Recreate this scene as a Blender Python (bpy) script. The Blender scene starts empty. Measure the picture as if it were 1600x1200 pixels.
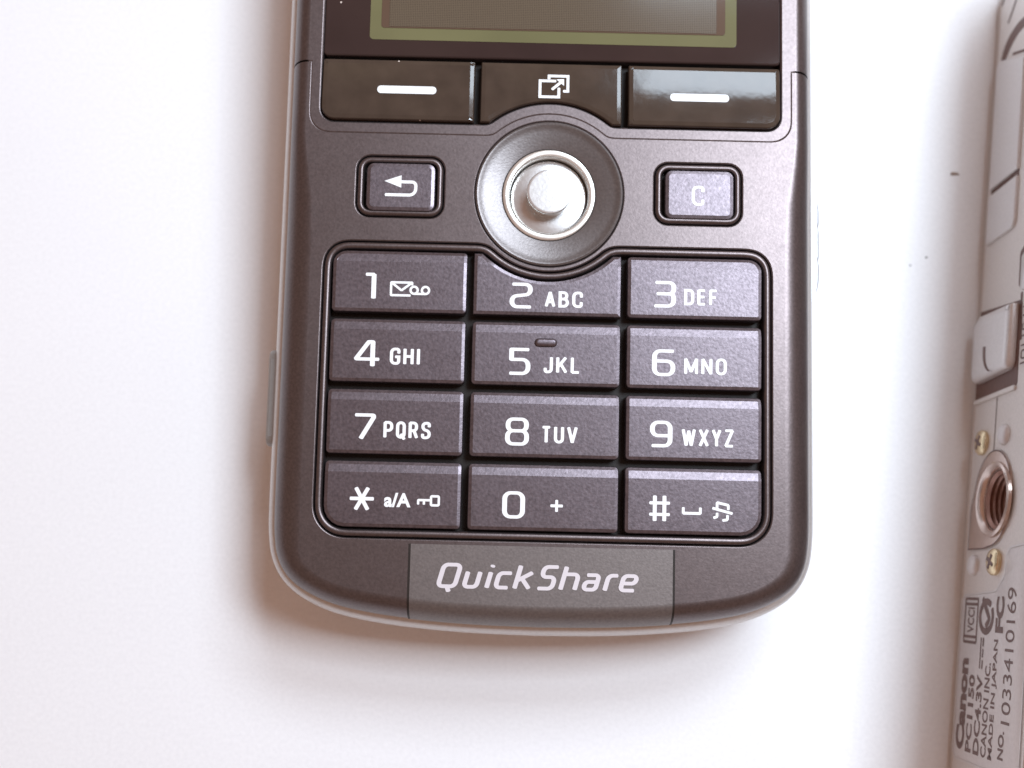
import bpy, bmesh, math, random
from mathutils import Vector, Matrix
from mathutils.geometry import delaunay_2d_cdt

random.seed(7)
MM = 0.001
scene = bpy.context.scene
COL = scene.collection

# ------------------------------------------------------------------ camera
cam_data = bpy.data.cameras.new("camera")
cam_data.sensor_width = 36.0
cam_data.lens = 39.375
cam_data.clip_start = 0.002
cam_data.clip_end = 20.0
cam_data.dof.use_dof = True
cam_data.dof.focus_distance = 0.0945
cam_data.dof.aperture_fstop = 26.0
cam = bpy.data.objects.new("camera", cam_data)
COL.objects.link(cam)
R = Matrix(((0.9997224302, -0.0235597648, 0.0),
            (0.0232018391, 0.9845344001, -0.1736481777),
            (0.0040911102, 0.1735999782, 0.9848077530))).to_4x4()
cam.matrix_world = Matrix.Translation((-0.00285, -0.01669694, 0.11059305)) @ R
scene.camera = cam

# ------------------------------------------------------------------ world, lamps, exposure
world = bpy.data.worlds.new("World")
scene.world = world
world.use_nodes = True
wn = world.node_tree
bg = wn.nodes["Background"]
# soft, uneven surroundings: random warm tones that tint shadows and vary reflections
wtc = wn.nodes.new("ShaderNodeTexCoord")
wno = wn.nodes.new("ShaderNodeTexNoise")
wno.inputs["Scale"].default_value = 8.0
wno.inputs["Detail"].default_value = 4.0
wno.inputs["Distortion"].default_value = 0.6
wn.links.new(wtc.outputs["Generated"], wno.inputs["Vector"])
wrp = wn.nodes.new("ShaderNodeValToRGB")
els = wrp.color_ramp.elements
els[0].position = 0.30; els[0].color = (0.48, 0.26, 0.20, 1)
els[1].position = 0.72; els[1].color = (2.2, 1.55, 1.0, 1)
e = els.new(0.46); e.color = (1.08, 0.62, 0.49, 1)
e = els.new(0.56); e.color = (1.14, 0.74, 0.55, 1)
wn.links.new(wno.outputs["Fac"], wrp.inputs["Fac"])
wn.links.new(wrp.outputs["Color"], bg.inputs["Color"])
bg.inputs["Strength"].default_value = 0.36

def area_lamp(name, loc, target, sx, sy, power, color):
    ld = bpy.data.lights.new(name, 'AREA')
    ld.shape = 'RECTANGLE'
    ld.size = sx
    ld.size_y = sy
    ld.energy = power
    ld.color = color
    o = bpy.data.objects.new(name, ld)
    COL.objects.link(o)
    o.location = loc
    o.rotation_euler = (Vector(target) - Vector(loc)).to_track_quat('-Z', 'Y').to_euler()
    return o

# light from a large window up and to the right of the table, as two lamps, the nearer placed for the key sheen
area_lamp("window_light", (0.140, 0.243, 0.36), (0.140, 0.243, 0.0), 0.19, 0.135, 1.62, (0.74, 0.87, 1.0))
area_lamp("window_light", (0.152, 0.082, 0.36), (0.152, 0.082, 0.0), 0.115, 0.105, 1.50, (0.74, 0.87, 1.0))

vs = scene.view_settings
vs.view_transform = 'Standard'
vs.look = 'None'
vs.exposure = 0.0
vs.gamma = 1.0
scene.cycles.max_bounces = 8
scene.cycles.use_denoising = True

# ------------------------------------------------------------------ materials
def mat(name, base, rough=0.5, metal=0.0, var=0.0, scale=3000.0, bump=0.0, spec=0.5, coat=0.0,
        rough_var=0.0, coat_rough=0.05, aniso=None, var2=None, dust=0.0):
    m = bpy.data.materials.new(name)
    m.use_nodes = True
    nt = m.node_tree
    b = nt.nodes["Principled BSDF"]
    b.inputs["Base Color"].default_value = (*base, 1)
    b.inputs["Roughness"].default_value = rough
    b.inputs["Metallic"].default_value = metal
    b.inputs["Specular IOR Level"].default_value = spec
    b.inputs["Coat Weight"].default_value = coat
    b.inputs["Coat Roughness"].default_value = coat_rough
    tc = nt.nodes.new("ShaderNodeTexCoord")
    src = tc.outputs["Object"]
    if aniso:
        mp = nt.nodes.new("ShaderNodeMapping")
        mp.inputs["Scale"].default_value = aniso
        nt.links.new(src, mp.inputs["Vector"])
        src = mp.outputs["Vector"]
    def noise(sc, detail=3.0):
        n = nt.nodes.new("ShaderNodeTexNoise")
        n.inputs["Scale"].default_value = sc
        n.inputs["Detail"].default_value = detail
        nt.links.new(src, n.inputs["Vector"])
        return n.outputs["Fac"]
    if var > 0:
        f = noise(scale)
        rp = nt.nodes.new("ShaderNodeMapRange")
        rp.inputs["From Min"].default_value = 0.3
        rp.inputs["From Max"].default_value = 0.7
        rp.inputs["To Min"].default_value = 1 - var
        rp.inputs["To Max"].default_value = 1 + var
        nt.links.new(f, rp.inputs["Value"])
        fac = rp.outputs["Result"]
        if var2:
            f2 = noise(var2[0], 2.0)
            r2 = nt.nodes.new("ShaderNodeMapRange")
            r2.inputs["From Min"].default_value = 0.3
            r2.inputs["From Max"].default_value = 0.7
            r2.inputs["To Min"].default_value = 1 - var2[1]
            r2.inputs["To Max"].default_value = 1 + var2[1]
            nt.links.new(f2, r2.inputs["Value"])
            mu = nt.nodes.new("ShaderNodeMath")
            mu.operation = 'MULTIPLY'
            nt.links.new(fac, mu.inputs[0])
            nt.links.new(r2.outputs["Result"], mu.inputs[1])
            fac = mu.outputs[0]
        vm = nt.nodes.new("ShaderNodeVectorMath")
        vm.operation = 'SCALE'
        vm.inputs[0].default_value = base
        nt.links.new(fac, vm.inputs["Scale"])
        nt.links.new(vm.outputs["Vector"], b.inputs["Base Color"])
        if dust > 0:                    # sparse grains of pale dust
            vo = nt.nodes.new("ShaderNodeTexVoronoi")
            vo.inputs["Scale"].default_value = 420.0
            nt.links.new(src, vo.inputs["Vector"])
            lt_ = nt.nodes.new("ShaderNodeMath"); lt_.operation = 'LESS_THAN'
            lt_.inputs[1].default_value = 0.038
            nt.links.new(vo.outputs["Distance"], lt_.inputs[0])
            sp_ = nt.nodes.new("ShaderNodeSeparateColor")
            nt.links.new(vo.outputs["Color"], sp_.inputs[0])
            ch_ = nt.nodes.new("ShaderNodeMath"); ch_.operation = 'LESS_THAN'
            ch_.inputs[1].default_value = dust
            nt.links.new(sp_.outputs[0], ch_.inputs[0])
            an_ = nt.nodes.new("ShaderNodeMath"); an_.operation = 'MULTIPLY'
            nt.links.new(lt_.outputs[0], an_.inputs[0]); nt.links.new(ch_.outputs[0], an_.inputs[1])
            mx_ = nt.nodes.new("ShaderNodeMix"); mx_.data_type = 'RGBA'
            mx_.inputs["B"].default_value = (0.62, 0.52, 0.46, 1)
            nt.links.new(vm.outputs["Vector"], mx_.inputs["A"])
            nt.links.new(an_.outputs[0], mx_.inputs["Factor"])
            nt.links.new(mx_.outputs["Result"], b.inputs["Base Color"])
    if rough_var > 0:
        f = noise(scale * 0.13)
        rp = nt.nodes.new("ShaderNodeMapRange")
        rp.inputs["To Min"].default_value = rough - rough_var
        rp.inputs["To Max"].default_value = rough + rough_var
        nt.links.new(f, rp.inputs["Value"])
        nt.links.new(rp.outputs["Result"], b.inputs["Roughness"])
    if bump > 0:
        bn = nt.nodes.new("ShaderNodeBump")
        bn.inputs["Strength"].default_value = bump
        bn.inputs["Distance"].default_value = 0.00003
        nt.links.new(noise(scale * 1.3, 2.0), bn.inputs["Height"])
        nt.links.new(bn.outputs["Normal"], b.inputs["Normal"])
    return m

M = {
    'table': mat("white_laminate", (0.79, 0.775, 0.775), 0.55, 0, 0.03, 2600, 0.35, 0.3, var2=(22, 0.018)),
    'paint': mat("dark_metallic_paint", (0.138, 0.110, 0.108), 0.375, 0.88, 0.13, 4200, 0.16, 0.5, rough_var=0.025),
    'key': mat("key_metallic_paint", (0.152, 0.126, 0.138), 0.38, 0.88, 0.22, 3600, 0.28, 0.5, rough_var=0.04),
    'gloss': mat("glossy_dark_key", (0.056, 0.038, 0.028), 0.085, 0.0, 0.15, 500, 0.3, 0.36, rough_var=0.05, dust=0.5),
    'glass': mat("display_window", (0.035, 0.021, 0.019), 0.06, 0.0, 0.06, 300, 0.0, 0.5, dust=0.45),
    'frameprint': mat("screen_border_print", (0.145, 0.136, 0.066), 0.08, 0.0, 0.08, 120, 0.0, 0.5),
    'lcdedge': mat("screen_edge", (0.10, 0.062, 0.042), 0.08, 0.0, 0.0, 300, 0.0, 0.5),
    'well': mat("dark_brown_rubber", (0.016, 0.009, 0.006), 0.55, 0.0, 0.1, 2000, 0.2, 0.35),
    'silver': mat("silver_plastic", (0.56, 0.53, 0.51), 0.30, 0.45, 0.06, 3000, 0.2),
    'chrome': mat("polished_steel", (0.88, 0.86, 0.83), 0.16, 0.9, 0.05, 900, 0.0),
    'satin': mat("satin_steel", (0.62, 0.61, 0.60), 0.30, 0.85, 0.06, 2500, 0.2, var2=(260, 0.05)),
    'gold': mat("champagne_ring", (0.78, 0.75, 0.70), 0.30, 0.85, 0.06, 1200, 0.0),
    'dish': mat('satin_grey_dish', (0.172, 0.152, 0.148), 0.40, 0.8, 0.12, 4200, 0.3),
    'plate': mat("name_plate_paint", (0.178, 0.152, 0.144), 0.47, 0.75, 0.12, 4500, 0.2, dust=0.35),
    'print': mat("white_print", (0.84, 0.84, 0.83), 0.45, 0.0),
    'printpink': mat("pearl_print", (0.64, 0.585, 0.60), 0.45, 0.0),
    'button': mat("grey_button", (0.50, 0.51, 0.52), 0.35, 0.3, 0.05, 2000, 0.1),
    'sidebutton': mat('dark_grey_button', (0.30, 0.29, 0.28), 0.4, 0.3, 0.05, 2000, 0.1),
    'threadwall': mat('reddish_brass_thread', (0.36, 0.20, 0.16), 0.35, 0.7, 0.1, 1500),
    'camera': mat("champagne_silver_paint", (0.68, 0.63, 0.60), 0.38, 0.35, 0.05, 3500, 0.25),
    'camtab': mat("champagne_silver_door", (0.68, 0.65, 0.645), 0.33, 0.35, 0.05, 3500, 0.2),
    'camdark': mat("brown_joints_and_shade", (0.125, 0.055, 0.04), 0.4, 0.2, 0.1, 1500, 0.1),  # joint brown, also the shade coloured into the door recess
    'camink': mat("brown_ink", (0.16, 0.10, 0.09), 0.5, 0.0, 0.15, 1500),
    'label': mat("label_panel", (0.68, 0.65, 0.65), 0.42, 0.2, 0.04, 3000, 0.15),
    'brass': mat("brass_screw", (0.72, 0.58, 0.38), 0.25, 0.9, 0.08, 1500),
    'threads': mat("copper_grey_metal", (0.62, 0.50, 0.45), 0.24, 0.9, 0.06, 1500),
    'fleck': mat("brown_crumb", (0.30, 0.22, 0.18), 0.8, 0.0, 0.3, 4000),
    'speck': mat("dark_speck", (0.10, 0.08, 0.07), 0.8, 0.0, 0.2, 4000),
    'dust': mat("pale_dust", (0.75, 0.66, 0.60), 0.8, 0.0),
}

def lcd_material():
    m = bpy.data.materials.new("idle_screen")
    m.use_nodes = True
    nt = m.node_tree
    b = nt.nodes["Principled BSDF"]
    b.inputs["Roughness"].default_value = 0.12
    b.inputs["Specular IOR Level"].default_value = 0.5
    tc = nt.nodes.new("ShaderNodeTexCoord")
    sx = nt.nodes.new("ShaderNodeSeparateXYZ")
    nt.links.new(tc.outputs["Object"], sx.inputs[0])
    # rows and columns of pixels: 0.16 mm pitch
    outs = []
    for ax, pitch in (("X", 0.00016), ("Y", 0.00016)):
        mu = nt.nodes.new("ShaderNodeMath"); mu.operation = 'MULTIPLY'
        mu.inputs[1].default_value = 2 * math.pi / pitch
        nt.links.new(sx.outputs[ax], mu.inputs[0])
        sn = nt.nodes.new("ShaderNodeMath"); sn.operation = 'SINE'
        nt.links.new(mu.outputs[0], sn.inputs[0])
        outs.append(sn.outputs[0])
    ad = nt.nodes.new("ShaderNodeMath"); ad.operation = 'MAXIMUM'
    nt.links.new(outs[0], ad.inputs[0]); nt.links.new(outs[1], ad.inputs[1])
    mr = nt.nodes.new("ShaderNodeMapRange")
    mr.inputs["From Min"].default_value = -1
    mr.inputs["From Max"].default_value = 1
    nt.links.new(ad.outputs[0], mr.inputs["Value"])
    mx = nt.nodes.new("ShaderNodeMix"); mx.data_type = 'RGBA'
    mx.inputs["A"].default_value = (0.045, 0.033, 0.022, 1)
    mx.inputs["B"].default_value = (0.125, 0.095, 0.065, 1)
    nt.links.new(mr.outputs["Result"], mx.inputs["Factor"])
    nt.links.new(mx.outputs["Result"], b.inputs["Base Color"])
    return m
M['lcd'] = lcd_material()

# ------------------------------------------------------------------ mesh helpers (all in millimetres)
def link(name, me, material, parent=None):
    if material:
        me.materials.append(material)
    o = bpy.data.objects.new(name, me)
    COL.objects.link(o)
    if parent:
        o.parent = parent
    return o

def make(name, verts, faces, material, parent=None, shift=(0, 0, 0), smooth=True, angle=38.0):
    me = bpy.data.meshes.new(name)
    me.from_pydata([((x + shift[0]) * MM, (y + shift[1]) * MM, (z + shift[2]) * MM) for x, y, z in verts], [], faces)
    me.validate()
    bm = bmesh.new()
    bm.from_mesh(me)
    bmesh.ops.recalc_face_normals(bm, faces=bm.faces)
    bm.to_mesh(me)
    bm.free()
    if smooth:
        me.polygons.foreach_set("use_smooth", [True] * len(me.polygons))
        me.set_sharp_from_angle(angle=math.radians(angle))
        # level faces are truly level: keep bevel normals from bleeding into them
        for p in me.polygons:
            if p.normal.z > 0.99999:
                p.use_smooth = False
    return link(name, me, material, parent)

def empty(name, loc, rot=(0, 0, 0)):
    o = bpy.data.objects.new(name, None)
    o.empty_display_size = 0.01
    COL.objects.link(o)
    o.location = [c * MM for c in loc]
    o.rotation_euler = rot
    return o

def tag(o, label, cat, group=None):
    o["label"] = label
    o["category"] = cat
    if group:
        o["group"] = group
    return o

def area2(p):
    return sum(p[i - 1][0] * p[i][1] - p[i][0] * p[i - 1][1] for i in range(len(p)))

def ccw(p):
    return list(p) if area2(p) > 0 else list(reversed(p))

def normals(poly, closed=True):
    n = len(poly)
    out = []
    for i in range(n):
        acc = []
        for a, b in ((i - 1, i), (i, i + 1)):
            if not closed and (a < 0 or b >= n):
                continue
            ax, ay = poly[a % n]
            bx, by = poly[b % n]
            dx, dy = bx - ax, by - ay
            l = math.hypot(dx, dy) or 1e-9
            acc.append((dy / l, -dx / l))
        if len(acc) == 1:
            out.append(acc[0])
        else:
            (x1, y1), (x2, y2) = acc
            k = max(0.35, 1 + x1 * x2 + y1 * y2)
            out.append(((x1 + x2) / k, (y1 + y2) / k))
    return out

def offset(poly, d):
    if abs(d) < 1e-9:
        return list(poly)
    nn = normals(poly)
    return [(p[0] + n[0] * d, p[1] + n[1] * d) for p, n in zip(poly, nn)]

def fillet(pts, r, closed=True, seg=6):
    n = len(pts)
    rs = r if isinstance(r, (list, tuple)) else [r] * n
    out = []
    for i in range(n):
        if not closed and i in (0, n - 1):
            out.append(pts[i]); continue
        p0, p, p1 = Vector(pts[i - 1]), Vector(pts[i]), Vector(pts[(i + 1) % n])
        a, b = (p0 - p), (p1 - p)
        la, lb = a.length, b.length
        a.normalize(); b.normalize()
        c = max(-0.9999, min(0.9999, a.dot(b)))
        ang = math.acos(c)
        rr = rs[i]
        if rr < 1e-4 or ang > 3.1:
            out.append(tuple(p)); continue
        t = min(rr / math.tan(ang / 2), la * 0.49, lb * 0.49)
        rr = t * math.tan(ang / 2)
        cen = p + (a + b).normalized() * (rr / math.sin(ang / 2))
        s, e = p + a * t - cen, p + b * t - cen
        a0 = math.atan2(s.y, s.x)
        da = math.atan2(e.y, e.x) - a0
        while da > math.pi: da -= 2 * math.pi
        while da < -math.pi: da += 2 * math.pi
        for k in range(seg + 1):
            t_ = a0 + da * k / seg
            out.append((cen.x + rr * math.cos(t_), cen.y + rr * math.sin(t_)))
    return out

def densify(poly, step, closed=True, ysplit=()):
    out = []
    n = len(poly)
    for i in range(n if closed else n - 1):
        a, b = poly[i], poly[(i + 1) % n]
        l = math.hypot(b[0] - a[0], b[1] - a[1])
        ts = set(k / max(1, math.ceil(l / step)) for k in range(max(1, math.ceil(l / step))))
        for ys in ysplit:
            if (a[1] - ys) * (b[1] - ys) < 0:
                ts.add((ys - a[1]) / (b[1] - a[1]))
        ts = sorted(ts)
        for t in ts:
            out.append((a[0] + (b[0] - a[0]) * t, a[1] + (b[1] - a[1]) * t))
    if not closed:
        out.append(poly[-1])
    return out

def relax(poly, it):
    for _ in range(it):
        poly = [((poly[i - 1][0] + 2 * poly[i][0] + poly[(i + 1) % len(poly)][0]) / 4,
                 (poly[i - 1][1] + 2 * poly[i][1] + poly[(i + 1) % len(poly)][1]) / 4) for i in range(len(poly))]
    return poly

def inside(p, poly):
    x, y = p
    c = False
    j = len(poly) - 1
    for i in range(len(poly)):
        xi, yi = poly[i]; xj, yj = poly[j]
        if (yi > y) != (yj > y) and x < (xj - xi) * (y - yi) / (yj - yi) + xi:
            c = not c
        j = i
    return c

def cap_tris(outer, holes=(), extra=(), pts=()):
    """triangles of a polygon with holes; returns (verts2d, tris) - the first verts are outer, then holes."""
    vs2, es = [], []
    for loop in [outer] + list(holes):
        s = len(vs2)
        vs2 += [Vector((p[0], p[1])) for p in loop]
        es += [(s + i, s + (i + 1) % len(loop)) for i in range(len(loop))]
    es += list(extra)
    vs2 += [Vector(p) for p in pts]
    r = delaunay_2d_cdt(vs2, es, [], 0, 1e-6)
    v, f, orig = r[0], r[2], r[3]
    tris = []
    for t in f:
        cx = sum(v[i].x for i in t) / 3
        cy = sum(v[i].y for i in t) / 3
        if inside((cx, cy), outer) and not any(inside((cx, cy), h) for h in holes):
            tris.append(tuple(t))
    flat = [p for loop in [outer] + list(holes) for p in loop]
    pos = [tuple(flat[o[0]]) if o and o[0] < len(flat) else (p.x, p.y) for p, o in zip(v, orig)]
    return pos, tris

def pillow(name, loop, rings, material, parent, shift, zf=None, crease=None, cap=True, angle=38.0, grid=None):
    """rings: (offset, z) from the outside bottom to the cap; zf(x,y) is added to the last rings' z."""
    loop = ccw(loop)
    verts, faces = [], []
    n = len(loop)
    last = None
    for off, z in rings:
        lp = offset(loop, off)
        s = len(verts)
        verts += [(p[0], p[1], z + (zf(*p) if zf else 0)) for i, p in enumerate(lp)]
        if last is not None:
            faces += [(last + i, last + (i + 1) % n, s + (i + 1) % n, s + i) for i in range(n)]
        last = s
        lastloop = lp
    if cap:
        extra = []
        if crease is not None:
            on = sorted([i for i, p in enumerate(loop) if abs(p[1] - crease) < 1e-4], key=lambda i: lastloop[i][0])
            for a, b in zip(on[::2], on[1::2]):
                extra.append((a, b))
        pts = []
        if grid:
            xs_, ys_ = [p[0] for p in lastloop], [p[1] for p in lastloop]
            shrink = offset(lastloop, -grid * 0.6)
            x_ = min(xs_)
            while x_ < max(xs_):
                y_ = min(ys_)
                while y_ < max(ys_):
                    if inside((x_, y_), shrink):
                        pts.append((x_, y_))
                    y_ += grid
                x_ += grid * 2
        v2, tr = cap_tris(lastloop, (), extra, pts)
        m = {}
        key = {(round(p[0], 5), round(p[1], 5)): last + i for i, p in enumerate(lastloop)}
        for i, p in enumerate(v2):
            k = (round(p[0], 5), round(p[1], 5))
            if k not in key:
                key[k] = len(verts)
                verts.append((p[0], p[1], rings[-1][1] + (zf(*p) if zf else 0)))
            m[i] = key[k]
        faces += [tuple(m[i] for i in t) for t in tr]
    return make(name, verts, faces, material, parent, shift, angle=angle)

def ring_sweep(name, loop, prof, material, parent, shift, angle=50.0, close=True):
    loop = ccw(loop)
    n = len(loop)
    verts, faces = [], []
    for off, z in prof:
        verts += [(p[0], p[1], z) for p in offset(loop, off)]
    k = len(prof)
    for j in range(k if close else k - 1):
        a, b = j * n, ((j + 1) % k) * n
        faces += [(a + i, a + (i + 1) % n, b + (i + 1) % n, b + i) for i in range(n)]
    return make(name, verts, faces, material, parent, shift, angle=angle)

def revolve(name, prof, material, parent, shift, seg=72, angle=38.0, axis='z'):
    verts, faces = [], []
    n = len(prof)
    for k in range(seg):
        a = 2 * math.pi * k / seg
        for r, z in prof:
            if axis == 'z':
                verts.append((r * math.cos(a), r * math.sin(a), z))
            else:                       # axis -x : z of the profile runs towards -x
                verts.append((-z, r * math.cos(a), r * math.sin(a)))
    for k in range(seg):
        for j in range(n - 1):
            a, b = k * n + j, ((k + 1) % seg) * n + j
            faces.append((a, b, b + 1, a + 1))
    bmv = make(name, verts, faces, material, parent, shift, angle=angle)
    bm = bmesh.new(); bm.from_mesh(bmv.data)
    bmesh.ops.remove_doubles(bm, verts=bm.verts, dist=1e-7)
    bmesh.ops.recalc_face_normals(bm, faces=bm.faces)
    bm.to_mesh(bmv.data); bm.free()
    bmv.data.set_sharp_from_angle(angle=math.radians(angle))
    return bmv

def circle(cx, cy, r, n=72, a0=0.0, a1=2 * math.pi, end=False):
    m = n if not end else n - 1
    return [(cx + r * math.cos(a0 + (a1 - a0) * k / m), cy + r * math.sin(a0 + (a1 - a0) * k / m)) for k in range(n)]

def rrect(x0, y0, x1, y1, r, seg=6):
    return fillet([(x0, y0), (x1, y0), (x1, y1), (x0, y1)], r, True, seg)

# ---- lettering
def stroke_geo(strokes, wx, wy):
    """strokes: list of (points, closed). Returns flat verts (x,y,lift) and faces."""
    verts, faces = [], []
    lift = 0.0
    for pts, closed in strokes:
        nn = normals(pts, closed)
        s = len(verts)
        n = len(pts)
        for i, (p, q) in enumerate(zip(pts, nn)):
            l = lift + 0.003 * i / n
            verts.append((p[0] + q[0] * wx / 2, p[1] + q[1] * wy / 2, l))
            verts.append((p[0] - q[0] * wx / 2, p[1] - q[1] * wy / 2, l))
        for i in range(n if closed else n - 1):
            a, b = s + 2 * i, s + 2 * ((i + 1) % n)
            faces.append((a, b, b + 1, a + 1))
        if not closed:
            for e, d in ((0, -1), (n - 1, 1)):
                q = nn[e]
                t = (-q[1] * d, q[0] * d)
                c = len(verts)
                l = verts[s + 2 * e][2] + 0.0004
                for k in range(5):
                    a = -math.pi / 2 + math.pi * k / 4
                    ux = q[0] * math.sin(a) + t[0] * math.cos(a) * 0.45
                    uy = q[1] * math.sin(a) + t[1] * math.cos(a) * 0.45
                    verts.append((pts[e][0] + ux * wx / 2, pts[e][1] + uy * wy / 2, l))
                faces.append(tuple(range(c, c + 5)))
        lift += 0.004
    return verts, faces

def segs(q, closed):
    """straight strokes with sharp corners are drawn segment by segment"""
    p = q + [q[0]] if closed else q
    return [([a, b], False) for a, b in zip(p, p[1:])]

def unit(box, pts, wx, wy):
    x0, y0, x1, y1 = box
    return [(x0 + wx / 2 + u * (x1 - x0 - wx), y0 + wy / 2 + v * (y1 - y0 - wy)) for u, v in pts]

def text_geo(txt, box, bold=0.03, spacing=1.0):
    cu = bpy.data.curves.new("t", 'FONT')
    cu.body = txt
    cu.size = 1.0
    cu.offset = bold
    cu.space_character = spacing
    cu.resolution_u = 4
    ob = bpy.data.objects.new("t", cu)
    COL.objects.link(ob)
    dg = bpy.context.evaluated_depsgraph_get()
    me = bpy.data.meshes.new_from_object(ob.evaluated_get(dg))
    vs_ = [v.co.copy() for v in me.vertices]
    fs = [tuple(p.vertices) for p in me.polygons]
    bpy.data.objects.remove(ob)
    bpy.data.curves.remove(cu)
    bpy.data.meshes.remove(me)
    ax, bx = min(v.x for v in vs_), max(v.x for v in vs_)
    ay, by = min(v.y for v in vs_), max(v.y for v in vs_)
    x0, y0, x1, y1 = box
    return [(x0 + (v.x - ax) / (bx - ax) * (x1 - x0), y0 + (v.y - ay) / (by - ay) * (y1 - y0), 0.0) for v in vs_], fs

CAPS = {
'A': [([(0, 0), (.5, 1), (1, 0)], False, 0), ([(.22, .3), (.78, .3)], False, 0)],
'B': [([(0, 0), (.97, 0), (.97, .53), (0, .53)], True, [0, .3, .3, 0]), ([(0, .53), (.88, .53), (.88, 1), (0, 1)], True, [0, .28, .28, 0])],
'C': [([(1, .70), (1, 1), (0, 1), (0, 0), (1, 0), (1, .30)], False, .42)],
'D': [([(0, 0), (1, 0), (1, 1), (0, 1)], True, [0, .42, .42, 0])],
'E': [([(1, 1), (0, 1), (0, 0), (1, 0)], False, 0), ([(0, .53), (.9, .53)], False, 0)],
'F': [([(1, 1), (0, 1), (0, 0)], False, 0), ([(0, .50), (.85, .50)], False, 0)],
'G': [([(1, .72), (1, 1), (0, 1), (0, 0), (1, 0), (1, .46), (.58, .46)], False, [0, .4, .42, .42, .2, 0, 0])],
'H': [([(0, 0), (0, 1)], False, 0), ([(1, 0), (1, 1)], False, 0), ([(0, .5), (1, .5)], False, 0)],
'I': [([(.5, 0), (.5, 1)], False, 0)],
'J': [([(1, 1), (1, 0), (0, 0), (0, .25)], False, .38)],
'K': [([(0, 0), (0, 1)], False, 0), ([(.06, .38), (.95, 1)], False, 0), ([(.36, .58), (1, 0)], False, 0)],
'L': [([(0, 1), (0, 0), (1, 0)], False, 0)],
'M': [([(0, 0), (0, 1), (.5, .12), (1, 1), (1, 0)], False, 0)],
'N': [([(0, 0), (0, 1), (1, 0), (1, 1)], False, 0)],
'O': [([(0, 0), (1, 0), (1, 1), (0, 1)], True, .44)],
'P': [([(0, 0), (0, 1)], False, 0), ([(0, .45), (1, .45), (1, 1), (0, 1)], False, [0, .32, .32, 0])],
'Q': [([(0, 0), (1, 0), (1, 1), (0, 1)], True, .44), ([(.55, .2), (1.02, -.12)], False, 0)],
'R': [([(0, 0), (0, 1)], False, 0), ([(0, .47), (.95, .47), (.95, 1), (0, 1)], False, [0, .3, .3, 0]), ([(.6, .45), (1, 0)], False, 0)],
'S': [([(.98, .76), (.98, 1), (0.02, 1), (0.02, .55), (1, .47), (1, 0), (0, 0), (0, .24)], False, .36)],
'T': [([(0, 1), (1, 1)], False, 0), ([(.5, 1), (.5, 0)], False, 0)],
'U': [([(0, 1), (0, 0), (1, 0), (1, 1)], False, .42)],
'V': [([(0, 1), (.5, 0), (1, 1)], False, 0)],
'W': [([(0, 1), (.27, 0), (.5, .92), (.73, 0), (1, 1)], False, 0)],
'X': [([(0, 0), (1, 1)], False, 0), ([(0, 1), (1, 0)], False, 0)],
'Y': [([(0, 1), (.5, .45), (1, 1)], False, 0), ([(.5, .45), (.5, 0)], False, 0)],
'Z': [([(0, 1), (1, 1), (0, 0), (1, 0)], False, 0)],
}
CAPW = {'I': .32, 'M': 1.25, 'W': 1.45, 'E': .86, 'F': .84, 'L': .84, 'J': .82, 'T': .95, 'V': 1.05, 'X': 1.05, 'Y': 1.0}
def caps_geo(txt, box, wx=.275, wy=.235, gap=.28):
    x0, y0, x1, y1 = box
    ws = [CAPW.get(c, 1.0) for c in txt]
    k = (x1 - x0) / (sum(ws) + gap * (len(txt) - 1))
    res = []
    x = x0
    for c, w_ in zip(txt, ws):
        for pts, closed, r in CAPS[c]:
            q = unit((x, y0, x + w_ * k, y1), pts, wx, wy)
            res += [(fillet(q, r, closed, 5), closed)] if r else segs(q, closed)
        x += (w_ + gap) * k
    return stroke_geo(res, wx, wy)

def lettering(name, geos, material, parent, shift, zf, lift=0.02):
    verts, faces = [], []
    for vs_, fs in geos:
        s = len(verts)
        verts += [(x, y, zf(x, y) + lift + l) for x, y, l in vs_]
        faces += [tuple(s + i for i in f) for f in fs]
    me = bpy.data.meshes.new(name)
    me.from_pydata([((x + shift[0]) * MM, (y + shift[1]) * MM, (z + shift[2]) * MM) for x, y, z in verts], [], faces)
    me.update()
    return link(name, me, material, parent)

# ================================================================== setting: the white table top
def table():
    n = 1
    verts = [(-700, -500, 0), (700, -500, 0), (700, 700, 0), (-700, 700, 0),
             (-700, -500, -25), (700, -500, -25), (700, 700, -25), (-700, 700, -25)]
    faces = [(0, 1, 2, 3), (7, 6, 5, 4), (0, 4, 5, 1), (1, 5, 6, 2), (2, 6, 7, 3), (3, 7, 4, 0)]
    o = make("table_top", verts, faces, M['table'], None, smooth=False)
    o["kind"] = "structure"
    o["label"] = "plain white table top under both devices"
    return o
table()

# ================================================================== the mobile phone
PITCH = math.radians(4.0)
T0 = 15.9
phone = empty("mobile_phone", (0, 0, 0), (PITCH, 0, 0))
tag(phone, "dark brown mobile phone with number keypad and joystick lying on the white table", "phone")
SH = (0.0, T0 * math.sin(PITCH), T0 * math.cos(PITCH))      # face plane -> phone base frame

def catmull(pts, n=6):
    out = []
    for i in range(len(pts) - 1):
        p0 = pts[max(0, i - 1)]; p1 = pts[i]; p2 = pts[i + 1]; p3 = pts[min(len(pts) - 1, i + 2)]
        for k in range(n):
            t = k / n
            out.append(tuple(0.5 * (2 * p1[a] + (-p0[a] + p2[a]) * t + (2 * p0[a] - 5 * p1[a] + 4 * p2[a] - p3[a]) * t * t
                                    + (-p0[a] + 3 * p1[a] - 3 * p2[a] + p3[a]) * t ** 3) for a in (0, 1)))
    out.append(pts[-1])
    return out

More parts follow.
